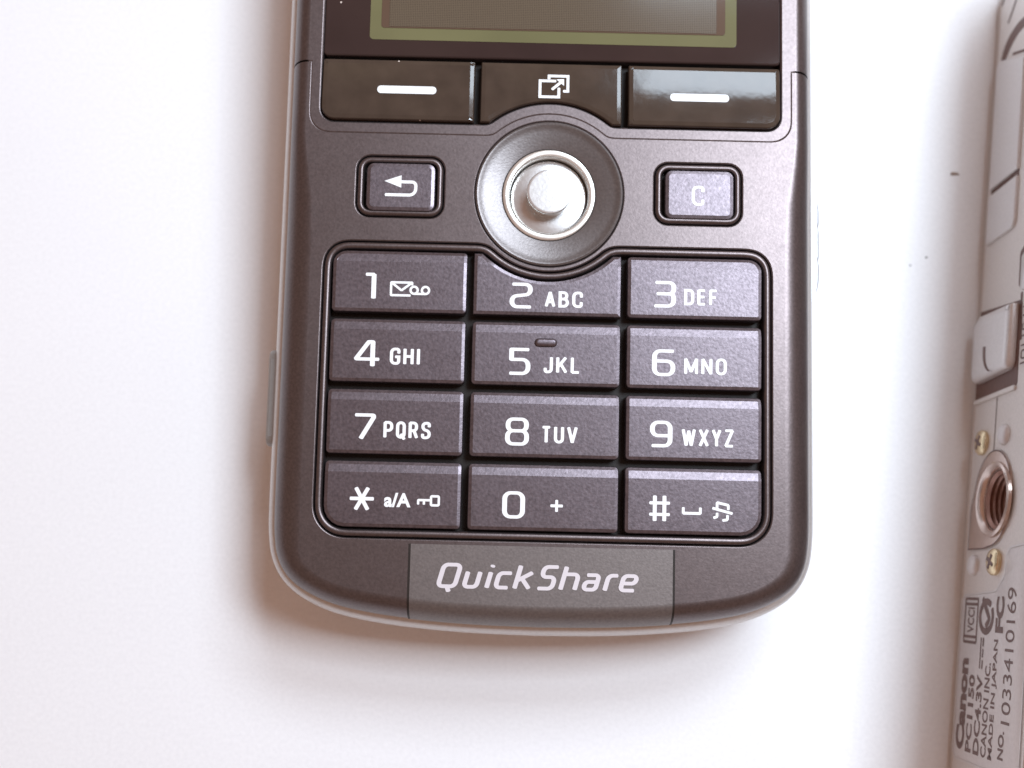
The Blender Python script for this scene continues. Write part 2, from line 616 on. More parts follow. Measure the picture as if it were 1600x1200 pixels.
half = [(0, -20.75), (5, -20.66), (9.5, -20.42), (14, -19.95), (17.6, -19.25), (20.2, -18.2), (21.9, -16.9),
        (22.85, -15.2), (23.2, -13.2), (23.28, -11.0)]
br = catmull(half, 5)
SEAM_Y = 28.25
side_low = [(23.28, y) for y in [-8, -4, 0, 4, 8, 12, 16, 18, 20, 22, 24, 26, 27.4, SEAM_Y]]
side_up = [(23.28, y) for y in [SEAM_Y + 0.18, 30, 34, 40, 48, 56, 64, 68]]
top = [(23.28 - 7 + 7 * math.cos(a), 70 + 7 * math.sin(a)) for a in [math.pi / 2 * k / 8 for k in range(9)]]
top += [(12, 78.2), (6, 78.8), (0, 79.0)]
mirror = lambda p: [(-x, y) for x, y in reversed(p)]
LOW = mirror(br + side_low)[:-1] + br + side_low            # left seam -> bottom -> right seam (counter-clockwise)
UP = side_up + top + mirror(side_up + top)[1:]              # right seam -> top -> left seam

def wroll(y):
    if y < -13: return 2.0 + 0.7 * max(0, min(1, (y + 19) / 6))
    if y < 15: return 2.7
    if y < 21: return 2.7 - 0.9 * (y - 15) / 6
    return 1.75

def roll_strip(path, depth):
    nn = normals(path, False)
    phs = [math.radians(a) for a in (0, 0.6, 4, 9, 16, 24, 33, 43, 54, 66, 78, 90)]
    NR = len(phs)
    verts, faces = [], []
    n = len(path)
    for j in range(NR):
        ph = phs[j]
        for p, q in zip(path, nn):
            w = wroll(p[1])
            d = w * (1 - math.sin(ph))
            verts.append((p[0] - q[0] * d, p[1] - q[1] * d, -depth * (1 - math.cos(ph))))
    for p, q in zip(path, nn):                 # a short skirt going down to the seam with the shell
        verts.append((p[0] - q[0] * 0.05, p[1] - q[1] * 0.05, -depth - 0.6))
    for j in range(NR):
        for i in range(n - 1):
            a = j * n + i
            faces.append((a, a + 1, a + 1 + n, a + n))
    return verts, faces, verts[:n]

DC = (0.0, 16.8)          # joystick centre
def arc_notch(r, y, up):
    """points on the circle round the joystick, from the left crossing with height y to the right one."""
    dx = math.sqrt(max(0.01, r * r - (y - DC[1]) ** 2))
    a0, a1 = math.atan2(y - DC[1], -dx), math.atan2(y - DC[1], dx)
    if up:
        if a0 < a1: a0 += 2 * math.pi
    else:
        if a0 > a1: a0 -= 2 * math.pi
        if a1 < a0: a1 += 2 * math.pi
    return [(DC[0] + r * math.cos(a0 + (a1 - a0) * k / 26), DC[1] + r * math.sin(a0 + (a1 - a0) * k / 26)) for k in range(27)]

def smooth_open(pts, it=3, step=0.3):
    p = densify(pts, step, False)
    for _ in range(it):
        p = [p[0]] + [((p[i - 1][0] + 2 * p[i][0] + p[i + 1][0]) / 4, (p[i - 1][1] + 2 * p[i][1] + p[i + 1][1]) / 4)
                      for i in range(1, len(p) - 1)] + [p[-1]]
    return p

def u_path(x, y, r, ra, ytop):
    """U running from the left top, below the soft keys, over the joystick bulge, to the right top."""
    left = fillet([(-x, ytop), (-x, y), (-9.5, y)], r, False, 7)
    pts = left[:-1] + [(-9.5, y)] + arc_notch(ra, y, True) + [(9.5, y)] + [(-a, b) for a, b in reversed(left[:-1])]
    return smooth_open(pts, 4)

def plate_with_holes(name, strip, cutpath, holes, material, bevel=0.16, wall=1.3):
    """strip: roll_strip result; cutpath: open path closing the inner ring (right seam -> left seam)."""
    verts, faces, ring = strip
    verts = list(verts); faces = list(faces)
    nring = len(ring)
    ring2 = [(p[0], p[1]) for p in ring]
    outer = ring2 + list(cutpath)
    sgn = area2(outer)
    v2, tr = cap_tris(outer, holes)
    key = {}
    for i, p in enumerate(ring2):
        key[(round(p[0], 5), round(p[1], 5))] = i
    m = {}
    for i, p in enumerate(v2):
        k = (round(p[0], 5), round(p[1], 5))
        if k not in key:
            key[k] = len(verts)
            verts.append((p[0], p[1], 0.0))
        m[i] = key[k]
    faces += [tuple(m[i] for i in t) for t in tr]
    idx = lambda p: key[(round(p[0], 5), round(p[1], 5))]
    def walls(path, inward, closed):
        base = [idx(p) for p in path]
        nn = normals(path, closed)
        prev = base
        n = len(path)
        for d, z in ((bevel * 0.35, -bevel * 0.12), (bevel * 0.75, -bevel * 0.45), (bevel, -bevel), (bevel, -wall)):
            cur = []
            for p, q in zip(path, nn):
                cur.append(len(verts))
                verts.append((p[0] + inward * q[0] * d, p[1] + inward * q[1] * d, z))
            for i in range(n if closed else n - 1):
                faces.append((prev[i], prev[(i + 1) % n], cur[(i + 1) % n], cur[i]))
            prev = cur
    for h in holes:
        walls(ccw(h), -1, True)
    full = [ring2[-1]] + list(cutpath) + [ring2[0]]
    walls(full, 1 if sgn > 0 else -1, False)
    return make(name, verts, faces, material, phone, SH, angle=32)

# --- outlines
def keypad_loop():
    base = fillet([(-18.7, -12.6), (18.7, -12.6), (18.7, 11.45), (-18.7, 11.45)], [1.9, 1.9, 1.25, 1.25], True, 8)
    notch = list(reversed(arc_notch(7.72, 11.45, False)))
    # base order: BL, BR, TR, TL ; the notch goes between TR and TL
    k = 9 * 3
    loop = base[:k] + notch + base[k:]
    return relax(densify(loop, 0.3), 5)
KEYPAD = keypad_loop()
RIM = 0.78
small_l = (-17.0, 14.25, -9.05, 20.0)
small_r = (9.05, 14.15, 17.0, 19.95)
hole_k = offset(ccw(KEYPAD), RIM + 0.12)
hole_l = rrect(*small_l, 1.35)
hole_r = rrect(*small_r, 1.35)
hole_d = circle(DC[0], DC[1], 6.62, 90)

low_strip = roll_strip(LOW, 3.0)
U_OUT = u_path(21.28, 21.85, 1.75, 7.12, SEAM_Y + 0.0)
cut = list(reversed(U_OUT))
plate_with_holes("lower_cover", low_strip, cut, [hole_k, hole_l, hole_r, hole_d], M['paint'], 0.14, 1.5)

# --- upper cover with the U-shaped rim below the soft keys
up_strip = roll_strip(UP, 3.0)
U_IN = u_path(21.14, 21.99, 1.68, 7.27, SEAM_Y + 0.14)
opening_low = u_path(20.42, 22.78, 1.35, 8.02, 40)
opening = opening_low + [(20.42, 73.0), (18.5, 75.0), (-18.5, 75.0), (-20.42, 73.0)]
plate_with_holes("upper_cover", up_strip, U_IN, [ccw(opening)], M['paint'], 0.2, 1.4)

for sx_ in (-1, 1):
    pth = [(sx_ * 23.28, y) for y in ((27.9, 28.3, 28.8) if sx_ > 0 else (28.8, 28.3, 27.9))]
    v_, f_, _r = roll_strip(pth, 3.0)
    make("cover_seam", [(x - sx_ * 0.16, y, z - 0.16) for x, y, z in v_], f_, M['well'], phone, SH)

# --- silver shell
BODY = LOW[:-1] + UP[:-1]
BODY = ccw(BODY)
def ztable(y):
    return -(T0 + y * math.sin(PITCH)) / math.cos(PITCH)
def shell():
    verts, faces = [], []
    n = len(BODY)
    prof = [(-1.6, -2.9, 0), (-0.35, -3.55, 0), (-0.1, -3.7, 0), (0.25, -3.78, 0), (0.62, -4.1, 0), (0.92, -4.7, 0), (1.08, -5.5, 0), (1.1, -7.2, 0),
            (0.8, -9.0, 0), (-0.6, 2.0, 1), (-2.2, 0.5, 1), (-4.0, 0.02, 1)]
    last = None
    for off, z, rel in prof:
        lp = offset(BODY, off)
        s = len(verts)
        verts += [(p[0], p[1], (ztable(p[1]) + z) if rel else z) for p in lp]
        if last is not None:
            faces += [(last + i, last + (i + 1) % n, s + (i + 1) % n, s + i) for i in range(n)]
        last = s
    faces.append(tuple(range(last, last + n)))
    make("back_shell", verts, faces, M['silver'], phone, SH, angle=30)
shell()

# --- keypad: well, rim, keys
pillow("keypad_well", offset(ccw(KEYPAD), RIM + 0.05), [(0, -1.4), (0, -1.15)], M['well'], phone, SH)
ring_sweep("keypad_rim", KEYPAD,
           [(0.02, -1.1), (0.02, -0.12), (0.10, 0.06), (0.22, 0.15), (0.38, 0.18), (0.54, 0.13), (0.64, 0.0), (0.68, -0.2), (0.68, -1.1)],
           M['paint'], phone, SH)

def key_profile(ytop, ybot):
    crease = ytop - 0.98
    def zf(x, y):
        if y >= crease:
            return 0.52 - 0.30 * (y - crease) / (ytop - crease)
        return 0.42 + 0.10 * (y - ybot) / (crease - ybot)
    return zf, crease

COLS = [(-18.55, -6.92), (-6.38, 6.38), (6.90, 18.52)]
ROWS = [(11.33, 5.92), (5.36, -0.15), (-0.73, -6.30), (-6.86, -12.48)]
KEYS = [['1', '2', '3'], ['4', '5', '6'], ['7', '8', '9'], ['*', '0', '#']]

BOX = {
'1':(-15.80,6.98,-14.75,9.31),'env':(-13.56,7.30,-11.55,8.62),'oo':(-11.88,7.46,-10.08,8.28),'4':(-16.47,1.11,-14.13,3.44),
'GHI':(-13.36,1.37,-10.77,2.84),'7':(-16.27,-5.11,-14.35,-2.86),'PQRS':(-13.69,-4.94,-9.65,-3.47),'*':(-16.43,-11.11,-14.18,-9.05),
'a/A':(-13.42,-10.74,-11.17,-9.53),'key':(-10.64,-10.61,-8.70,-9.65),'3':(9.10,6.87,11.11,9.19),'DEF':(11.79,7.12,14.68,8.54),
'6':(9.09,0.93,11.09,3.24),'MNO':(11.84,1.11,15.49,2.57),'9':(8.97,-5.16,10.90,-2.89),'WXYZ':(11.67,-5.04,16.12,-3.50),
'#':(8.88,-11.46,10.83,-9.16),'sp':(11.74,-10.79,13.42,-10.09),'note':(14.24,-11.32,16.10,-9.60),'2':(-3.23,6.51,-1.25,8.75),
'ABC':(-0.20,6.66,3.08,8.08),'5':(-3.24,0.74,-1.31,3.08),'JKL':(-0.18,0.95,2.94,2.41),'8':(-3.34,-5.30,-1.30,-2.91),
'TUV':(-0.25,-5.04,2.83,-3.56),'0':(-3.44,-11.46,-1.51,-9.16),'+':(0.56,-10.89,1.76,-9.73)}
DIG = {
'0': [([(0, 0), (1, 0), (1, 1), (0, 1)], True, .5)],
'1': [([(0, 1), (1, 1), (1, 0)], False, .0)],
'2': [([(0.05, 1), (1, 1), (1, .56), (0, .46), (0, 0), (1, 0)], False, .45)],
'3': [([(0.05, 1), (1, 1), (1, .52), (0.12, .52)], False, .4), ([(.55, .52), (1, .52), (1, 0), (0, 0)], False, .5)],
'4': [([(.74, 0), (.74, 1), (.56, 1), (0, .27), (1, .27)], False, .05)],
'5': [([(1, 1), (.06, 1), (.06, .58), (1, .58), (1, 0), (0, 0)], False, [.0, .02, .02, .5, .5, 0])],
'6': [([(1, 1), (0, 1), (0, 0), (1, 0), (1, .57), (0.05, .57)], False, .5)],
'7': [([(0, 1), (1, 1), (1, .9), (.32, 0)], False, .12)],
'8': [([(.02, .53), (.98, .53), (.98, 1), (.02, 1)], True, .42), ([(0, 0), (1, 0), (1, .53), (0, .53)], True, .45)],
'9': [([(0.02, 0), (1, 0), (1, 1), (0, 1), (0, .43), (.95, .43)], False, .5)],
}
WX, WY = 0.41, 0.28

def glyphs(k):
    out = []
    def st(boxname, strokes, wx=0.25, wy=0.25):
        res = []
        for pts, closed, r in strokes:
            q = unit(BOX[boxname], pts, wx, wy)
            res += [(fillet(q, r, closed, 5), closed)] if r else segs(q, closed)
        out.append(stroke_geo(res, wx, wy))
    def tx(s, bold=0.022, sp=1.0):
        out.append(caps_geo(s, BOX[s]) if s.isupper() else text_geo(s, BOX[s], .035, sp))
    if k in DIG:
        st(k, DIG[k], WX, WY)
    if k == '1':
        st('env', [([(1, .82), (1, 1), (0, 1), (0, 0), (.92, 0)], False, 0), ([(.03, .97), (.5, .38), (.97, .97)], False, 0)], .2, .2)
        x0, y0, x1, y1 = BOX['oo']
        r = (y1 - y0) / 2 - .1
        cy = (y0 + y1) / 2
        out.append(stroke_geo([(circle(x0 + .1 + r, cy, r, 20), True), (circle(x1 - .1 - r, cy, r, 20), True),
                               ([(x0 + .1 + r, y0 + .1), (x1 - .1 - r, y0 + .1)], False)], .2, .2))
    elif k == '2': tx('ABC')
    elif k == '3': tx('DEF')
    elif k == '4': tx('GHI')
    elif k == '5': tx('JKL')
    elif k == '6': tx('MNO')
    elif k == '7': tx('PQRS')
    elif k == '8': tx('TUV')
    elif k == '9': tx('WXYZ')
    elif k == '*':
        st('*', [([(0, .5), (1, .5)], False, 0), ([(.24, 1), (.76, 0)], False, 0), ([(.76, 1), (.24, 0)], False, 0)], .34, .30)
        tx('a/A')
        st('key', [([(.62, 0), (1, 0), (1, 1), (.62, 1)], True, .1), ([(0, .1), (0, .55), (.6, .55)], False, .05),
                   ([(.28, .5), (.28, .1)], False, 0)], .2, .2)
    elif k == '0':
        st('+', [([(0, .5), (1, .5)], False, 0), ([(.5, 0), (.5, 1)], False, 0)], .24, .24)
    elif k == '#':
        st('#', [([(.25, 0), (.25, 1)], False, 0), ([(.75, 0), (.75, 1)], False, 0), ([(0, .72), (1, .72)], False, 0), ([(0, .25), (1, .25)], False, 0)], .33, .26)
        st('sp', [([(0, 1), (0, 0), (1, 0), (1, 1)], False, 0)], .24, .24)
        st('note', [([(.22, .68), (.22, 1), (.80, .86), (.80, .62)], False, 0), ([(0, .68), (1, .40)], False, 0),
                    ([(.22, .40), (.22, .2), (.05, .14)], False, .12), ([(.76, .28), (.76, .04), (.52, 0)], False, .12)], .23, .23)
    return out

for r, (yt, yb) in enumerate(ROWS):
    for c, (xl, xr) in enumerate(COLS):
        k = KEYS[r][c]
        zf, crease = key_profile(yt, yb)
        rad = [0.36] * 4
        if k == '*': rad[0] = 1.8
        if k == '#': rad[1] = 1.8
        if k == '3': rad[2] = 1.15
        if k == '1': rad[3] = 1.15
        if k == '2':
            arc = list(reversed(arc_notch(7.86, yt, False)))
            base = [(xl, yb), (xr, yb), (xr, yt)] + arc + [(xl, yt)]
            loop = densify(base, 0.6, True, (crease,))
        else:
            loop = densify(fillet([(xl, yb), (xr, yb), (xr, yt), (xl, yt)], rad, True, 5), 0.8, True, (crease,))
        ko = pillow("number_key", loop, [(0.0, -1.2), (0.0, -0.24), (-0.03, -0.12), (-0.07, -0.07), (-0.32, 0.0)],
                    M['key'], phone, SH, zf, crease, angle=9)
        lettering("lettering", glyphs(k), M['print'], ko, SH, zf)
        if k == '5':
            b = rrect(-1.0, 3.2, 0.95, 3.95, 0.36, 6)
            pillow("raised_bar", b, [(0, -0.05), (-0.02, .1), (-.1, .2), (-.24, .25)], M['key'], ko, SH, zf)

# --- the two small keys beside the joystick
def small_key(box, kx, glyph):
    x0, y0, x1, y1 = box
    loop = rrect(x0, y0, x1, y1, 1.35)
    ring_sweep("key_rim", loop,
               [(-0.22, -1.3), (-0.22, -0.2), (-0.28, 0.02), (-0.42, 0.13), (-0.58, 0.15), (-0.72, 0.07), (-0.78, -0.1), (-0.78, -1.3)],
               M['paint'], phone, SH)
    pillow("key_well", loop, [(0.0, -1.5), (0.0, -1.2)], M['well'], phone, SH)
    kl = densify(rrect(kx - 3.0, y0 + 0.62, kx + 3.0, y1 - 0.85, 0.65), 1.0)
    zt = lambda x, y: 0.34
    ko = pillow("small_key", kl, [(0, -1.1), (0, -0.26), (-0.03, -0.13), (-0.07, -0.075), (-0.34, 0.0)], M['key'], phone, SH, zt, angle=9)
    lettering("lettering", glyph, M['print'], ko, SH, zt)

w = .27
back = [([(-13.0, 17.45), (-12.35, 17.45), (-11.63, 17.45), (-11.63, 16.28), (-14.25, 16.28)], False)]
back = [(fillet(back[0][0], [0, 0, .58, .58, 0], False, 8), False)]
arrow = ([(-14.39, 17.5, .004), (-12.9, 16.93, .004), (-12.9, 18.03, .004)], [(0, 1, 2)])
small_key(small_l, -12.95, [stroke_geo(back, w, w), arrow])
small_key(small_r, 13.1, [stroke_geo([(fillet([(13.38, 17.2), (13.38, 17.6), (12.55, 17.6), (12.55, 16.05), (13.38, 16.05), (13.38, 16.45)], .4, False, 6), False)], .27, .25)])

# --- joystick
DS = (DC[0] + SH[0], DC[1] + SH[1], SH[2])
dish = revolve("joystick_dish", [(6.45, -1.6), (6.48, -0.1), (6.42, 0.07), (6.28, 0.14), (6.12, 0.10), (6.0, 0.03), (5.6, -0.07), (5.15, -0.18), (4.7, -0.30), (4.3, -0.41), (4.15, -0.46), (4.1, -0.6), (4.1, -3.2)],
               M['dish'], phone, DS, 110, 40)
revolve("joystick_ring", [(4.09, -2.9), (4.09, -0.54), (4.06, -0.43), (4.0, -0.38), (3.6, -0.40), (3.50, -0.46), (3.45, -0.65), (3.45, -2.9)],
        M['gold'], phone, DS, 96, 45)
stick = revolve("joystick_base", [(3.38, -3.1), (3.37, -1.45), (3.28, -1.30), (3.1, -1.24), (2.0, -1.22), (0.0, -1.2)], M['satin'], phone, DS, 80, 30)
revolve("joystick_knob", [(1.86, -2.5), (1.82, -1.6), (1.82, -0.1), (1.74, 0.0), (1.74, 0.08), (1.95, 0.13), (1.97, 0.3), (1.97, 0.56), (1.92, 0.65), (1.82, 0.68), (1.7, 0.685), (0.0, 0.66)],
        M['satin'], phone, DS, 72, 30)
pillow("joystick_floor", circle(DC[0], DC[1], 4.4, 48), [(0, -3.4), (0, -3.0)], M['well'], phone, SH)

# --- soft keys
def soft_key(loop, geos):
    ys = 25.85
    zf = lambda x, y: 0.32 - 0.058 * (y - ys) - 0.007 * (y - ys) ** 2
    ko = pillow("soft_key", densify(loop, 0.5), [(0, -1.2), (0, -0.30), (-0.04, -0.14), (-0.10, -0.075), (-0.17, -0.058), (-0.42, 0.0)], M['gloss'], phone, SH, zf, angle=7, grid=0.45)
    if geos:
        lettering("lettering", geos, M['print'], ko, SH, zf, 0.03)
    return ko

def bar(x0, y0, x1, y1):
    return [(x, y, 0.0) for x, y in rrect(x0, y0, x1, y1, (y1 - y0) * .46, 6)]
b1 = bar(-15.30, 25.40, -10.11, 26.10)
b2 = bar(10.47, 25.30, 15.64, 26.00)
soft_key(fillet([(-20.2, 23.02), (-6.75, 23.02), (-6.75, 28.6), (-20.2, 28.6)], [1.2, .1, .1, .25]), [(b1, [tuple(range(len(b1)))])])
arc = arc_notch(8.22, 23.02, True)
ix0, iy0, ix1, iy1 = (-1.12, 25.29, 1.57, 27.48)
U = lambda pts: [(ix0 + .12 + u * (ix1 - ix0 - .24), iy0 + .12 + v * (iy1 - iy0 - .24)) for u, v in pts]
icon = [(U([(.56, .76), (0, .76), (0, 0), (.68, 0), (.68, .42)]), False),
        (U([(.32, .86), (.32, 1), (1, 1), (1, .28), (.85, .28)]), False),
        (U([(.44, .36), (.78, .74)]), False)]
ig = stroke_geo(icon, .24, .24)
ah = ([(x, y, .014) for x, y in U([(.86, .86), (.58, .84), (.86, .54)])], [(0, 1, 2)])
soft_key([(-6.22, 23.02)] + arc + [(6.22, 23.02), (6.22, 28.6), (-6.22, 28.6)], [ig, ah])
soft_key(fillet([(6.8, 23.02), (20.2, 23.02), (20.2, 28.6), (6.8, 28.6)], [.1, 1.2, .25, .1]), [(b2, [tuple(range(len(b2)))])])
pillow("soft_key_well", ccw(offset(ccw(opening), 0.15)), [(0, -1.7), (0, -1.3)], M['well'], phone, SH)

# --- display
win = rrect(-20.25, 28.92, 20.25, 74.8, 0.4)
glass = pillow("display_window", win, [(0, -1.2), (0, -0.22), (-0.06, -0.12), (-0.16, -0.06)], M['glass'], phone, SH, angle=10)
def sheet(name, loop, z, m, parent, hole=None):
    return pillow(name, loop, [(0, z - 0.03), (0, z)], m, parent, SH, angle=60)
fr = rrect(-16.2, 30.47, 16.35, 72.5, 0.35)
frame = sheet("screen_border", fr, -0.03, M['frameprint'], glass)
sheet("screen_edge", rrect(-15.2, 31.55, 15.35, 71.4, 0.3), 0.004, M['lcdedge'], glass)
sheet("screen", rrect(-14.5, 31.68, 14.55, 71.2, 0.02), 0.036, M['lcd'], glass)
sheet("earpiece_slot", rrect(-5, 76.0, 5, 77.0, 0.45), 0.02, M['well'], phone)

# --- name plate at the bottom end
def name_plate():
    NX = 24
    xs = [-11.08 + 22.16 * i / NX for i in range(NX + 1)]
    low = [(p[0], p[1]) for p in LOW]
    def ybot(x):
        for a, b in zip(low, low[1:]):
            if a[0] <= x <= b[0] and a[1] < -15:
                return a[1] + (b[1] - a[1]) * (x - a[0]) / (b[0] - a[0])
        return -20.6
    th = 0.07
    rows = []
    for kind in [('f', -13.78), ('f', -15.5), ('f', -17.0), ('f', -18.3)] + [('r', k) for k in (0, .008, .06, .13, .22, .34, .48, .64, .82, 1)]:
        row = []
        for x in xs:
            y0 = ybot(x)
            w_ = wroll(y0)
            if kind[0] == 'f':
                row.append((x, kind[1], th))
            else:
                ph = math.pi / 2 * kind[1] * 0.80
                row.append((x, y0 + w_ * (1 - math.sin(ph)) - th * math.sin(ph), -3.0 * (1 - math.cos(ph)) + th * math.cos(ph)))
        rows.append(row)
    # border skirt sinking into the cover
    verts, faces = [], []
    n = NX + 1
    for row in rows:
        verts += row
    for j in range(len(rows) - 1):
        for i in range(NX):
            a = j * n + i
            faces.append((a, a + 1, a + 1 + n, a + n))
    loop = list(range(n)) + [j * n + NX for j in range(1, len(rows))] + [(len(rows) - 1) * n + i for i in range(NX - 1, -1, -1)] + [j * n for j in range(len(rows) - 2, 0, -1)]
    s = len(verts)
    for i in loop:
        x, y, z = verts[i]
        verts.append((x * 1.004, y, z - 0.14))
    L = len(loop)
    faces += [(loop[i], loop[(i + 1) % L], s + (i + 1) % L, s + i) for i in range(L)]
    for sx_ in (-1, 1):
        sv = []
        for row in rows:
            x, y, z = row[0] if sx_ < 0 else row[-1]
            for d in (0.02, 0.20):
                sv.append((x + sx_ * d, y, z - th + 0.012))
        make("plate_seam", sv, [(2 * j, 2 * j + 1, 2 * j + 3, 2 * j + 2) for j in range(len(rows) - 1)], M['well'], phone, SH)
    po = make("name_plate", verts, faces, M['plate'], phone, SH, angle=40)
    S = 1.0 / 82.8
    def gl(x0, x1, h, strokes):
        res = []
        for pts, closed, r in strokes:
            q = []
            for u, v in pts:
                x = x0 + 17 + u * (x1 - x0 - 34)
                y = 14 + v * (h - 28)
                q.append((x, y))
            q = fillet(q, r, closed, 5) if r else q
            res.append(([(-8.95 + (x - 85 + .28 * y) * S, -17.42 + y * S) for x, y in q], closed))
        return res
    XH, CH = 128, 178
    st = []
    st += gl(85, 235, CH, [([(0, 0), (1, 0), (1, 1), (0, 1)], True, 30), ([(.55, -.02), (.72, -.22)], False, 0)])
    st += gl(265, 385, XH, [([(0, 1), (0, 0), (1, 0), (1, 1)], False, 26)])
    st += gl(425, 459, XH, [([(.5, 0), (.5, 1)], False, 0), ([(.5, 1.42), (.5, 1.5)], False, 0)])
    st += gl(485, 600, XH, [([(1, 1), (0, 1), (0, 0), (1, 0)], False, 28)])
    st += gl(620, 750, CH, [([(0, 0), (0, 1)], False, 0), ([(.1, .36), (.95, .70)], False, 0), ([(.3, .46), (1, 0)], False, 0)])
    st += gl(785, 912, CH, [([(1, 1), (.02, 1), (.02, .53), (1, .53), (1, 0), (0, 0)], False, 30)])
    st += gl(940, 1072, CH, [([(0, 0), (0, 1)], False, 0), ([(0.06, .68), (1, .68), (1, 0)], False, 30)])
    st += gl(1098, 1215, XH, [([(.05, 1), (1, 1), (1, 0), (0, 0), (0, .53), (.95, .53)], False, 24)])
    st += gl(1248, 1345, XH, [([(0, 0), (0, 1), (.95, 1)], False, 32)])
    st += gl(1355, 1480, XH, [([(1, 0), (0, 0), (0, 1), (1, 1), (1, .48), (.05, .48)], False, 26)])
    lettering("lettering", [stroke_geo(st, .40, .31)], M['printpink'], po, SH, lambda x, y: th, 0.015)
name_plate()

# --- side buttons
def side_button(x, y0, y1, z0, z1, out, name):
    prof = []
    loop = rrect(y0, z0, y1, z1, min(0.9, (z1 - z0) * .45), 6)
    sx = 1 if x > 0 else -1
    verts, faces = [], []
    n = len(loop)
    for off, d in ((0, -0.9), (0, out - 0.25), (-.12, out - .06), (-.35, out)):
        lp = offset(ccw(loop), off)
        verts += [(x + sx * d, p[0], p[1]) for p in lp]
    for j in range(3):
        faces += [(j * n + i, j * n + (i + 1) % n, (j + 1) * n + (i + 1) % n, (j + 1) * n + i) for i in range(n)]
    faces.append(tuple(range(3 * n, 4 * n)))
    return make(name, verts, faces, M['sidebutton'], phone, SH)
side_button(-24.36, -5.6, 3.2, -7.4, -4.9, 0.55, "side_button")
def volume_rocker():
    verts, faces = [], []
    ys_ = [8.6 + 10.9 * k / 28 for k in range(29)]
    for y in ys_:
        e = min(y - 8.6, 19.5 - y) / 2.6
        o_ = 0.72 * (1 - (1 - min(1, e)) ** 2) - 0.05
        if abs(y - 12.4) < 0.2 or abs(y - 15.7) < 0.2:
            o_ -= 0.12
        for z, k in ((-7.6, -.6), (-7.5, 0.6), (-7.1, 1.0), (-5.3, 1.0), (-4.9, 0.6), (-4.8, -.6)):
            verts.append((24.36 + (o_ * k if k > 0 else -0.7), y, z))
    for j in range(28):
        for i in range(5):
            a = j * 6 + i
            faces.append((a, a + 1, a + 7, a + 6))
    make("volume_button", verts, faces, M['button'], phone, SH, angle=50)
volume_rocker()

# ================================================================== the compact camera lying on the right
TH = math.atan(0.1128)
cam_body = empty("digital_camera", (42.9, 0, 0), (0, 0, -TH))
tag(cam_body, "silver compact camera lying at the right, tripod socket and printed label facing the phone", "camera")
Z0 = (0, 0, 0)
plan = fillet([(0, -41), (56, -41), (56, 49.5), (0, 49.5)], [5, 9, 9, 5], True, 10)
plan = densify(plan, 6)
pillow("camera_body", plan, [(-1.6, 0.0), (-0.75, 0.08), (-0.25, 0.35), (-0.02, 0.75), (0.0, 1.0), (-0.10, 1.04), (-0.10, 1.16), (0.0, 1.2), (0.0, 15.6), (-0.14, 15.66), (-0.14, 15.85),
                              (0.0, 15.9), (0.0, 20.6), (-0.3, 21.6), (-1.2, 22.4), (-2.4, 22.7)], M['camera'], cam_body, Z0, angle=30)
HS, HZ, HR = -8.3, 7.45, 2.78           # tripod thread: position along the face, height, radius
def drill():
    body = bpy.data.objects["camera_body"]
    bm = bmesh.new(); bm.from_mesh(body.data)
    open_edges = [e for e in bm.edges if e.is_boundary]
    if open_edges:
        bmesh.ops.contextual_create(bm, geom=open_edges)
    bmesh.ops.recalc_face_normals(bm, faces=bm.faces)
    bm.to_mesh(body.data); bm.free()
    n = 48
    v = [((x), HS + HR * math.cos(2 * math.pi * k / n), HZ + HR * math.sin(2 * math.pi * k / n)) for x in (-3.0, 5.0) for k in range(n)]
    f = [(k, (k + 1) % n, n + (k + 1) % n, n + k) for k in range(n)] + [tuple(range(n)), tuple(range(n, 2 * n))]
    cut_ = make("cutter", v, f, None, cam_body, Z0, smooth=False)
    md = body.modifiers.new("hole", 'BOOLEAN')
    md.operation = 'DIFFERENCE'
    md.solver = 'EXACT'
    md.object = cut_
    dg = bpy.context.evaluated_depsgraph_get()
    me = bpy.data.meshes.new_from_object(body.evaluated_get(dg))
    body.modifiers.clear()
    body.data = me
    me.set_sharp_from_angle(angle=math.radians(30))
    bpy.data.objects.remove(cut_)
drill()

def on_face(name, loop_sz, rings, m, parent=None, angle=35, hole=None, bore=None):
    """a pad on the camera's bottom face; loop in (s, z), rings (offset, height above the face)."""
    loop = ccw(loop_sz)
    n = len(loop)
    verts, faces = [], []
    for off, h in rings:
        verts += [(-h, p[0], p[1]) for p in offset(loop, off)]
    for j in range(len(rings) - 1):
        faces += [(j * n + i, j * n + (i + 1) % n, (j + 1) * n + (i + 1) % n, (j + 1) * n + i) for i in range(n)]
    if hole is None:
        v2, tr = cap_tris(offset(loop, rings[-1][0]), [bore] if bore else ())
        s = len(verts)
        verts += [(-rings[-1][1], p[0], p[1]) for p in v2]
        faces += [tuple(s + i for i in t) for t in tr]
    me_o = make(name, verts, faces, m, parent or cam_body, Z0, angle=angle)
    bm = bmesh.new(); bm.from_mesh(me_o.data)
    bmesh.ops.remove_doubles(bm, verts=bm.verts, dist=1e-7)
    bmesh.ops.recalc_face_normals(bm, faces=bm.faces)
    bm.to_mesh(me_o.data); bm.free()
    me_o.data.set_sharp_from_angle(angle=math.radians(angle))
    return me_o

def groove(name, pts, w, m, h=0.015, parent=None, closed=False):
    vs_, fs = stroke_geo([(pts, closed)], w, w)
    verts = [(-h - l, x, y) for x, y, l in vs_]
    me = bpy.data.meshes.new(name)
    me.from_pydata([(a * MM, b * MM, c * MM) for a, b, c in verts], [], fs)
    me.update()
    bm = bmesh.new(); bm.from_mesh(me)
    bmesh.ops.recalc_face_normals(bm, faces=bm.faces)
    bm.to_mesh(me); bm.free()
    return link(name, me, m, parent or cam_body)

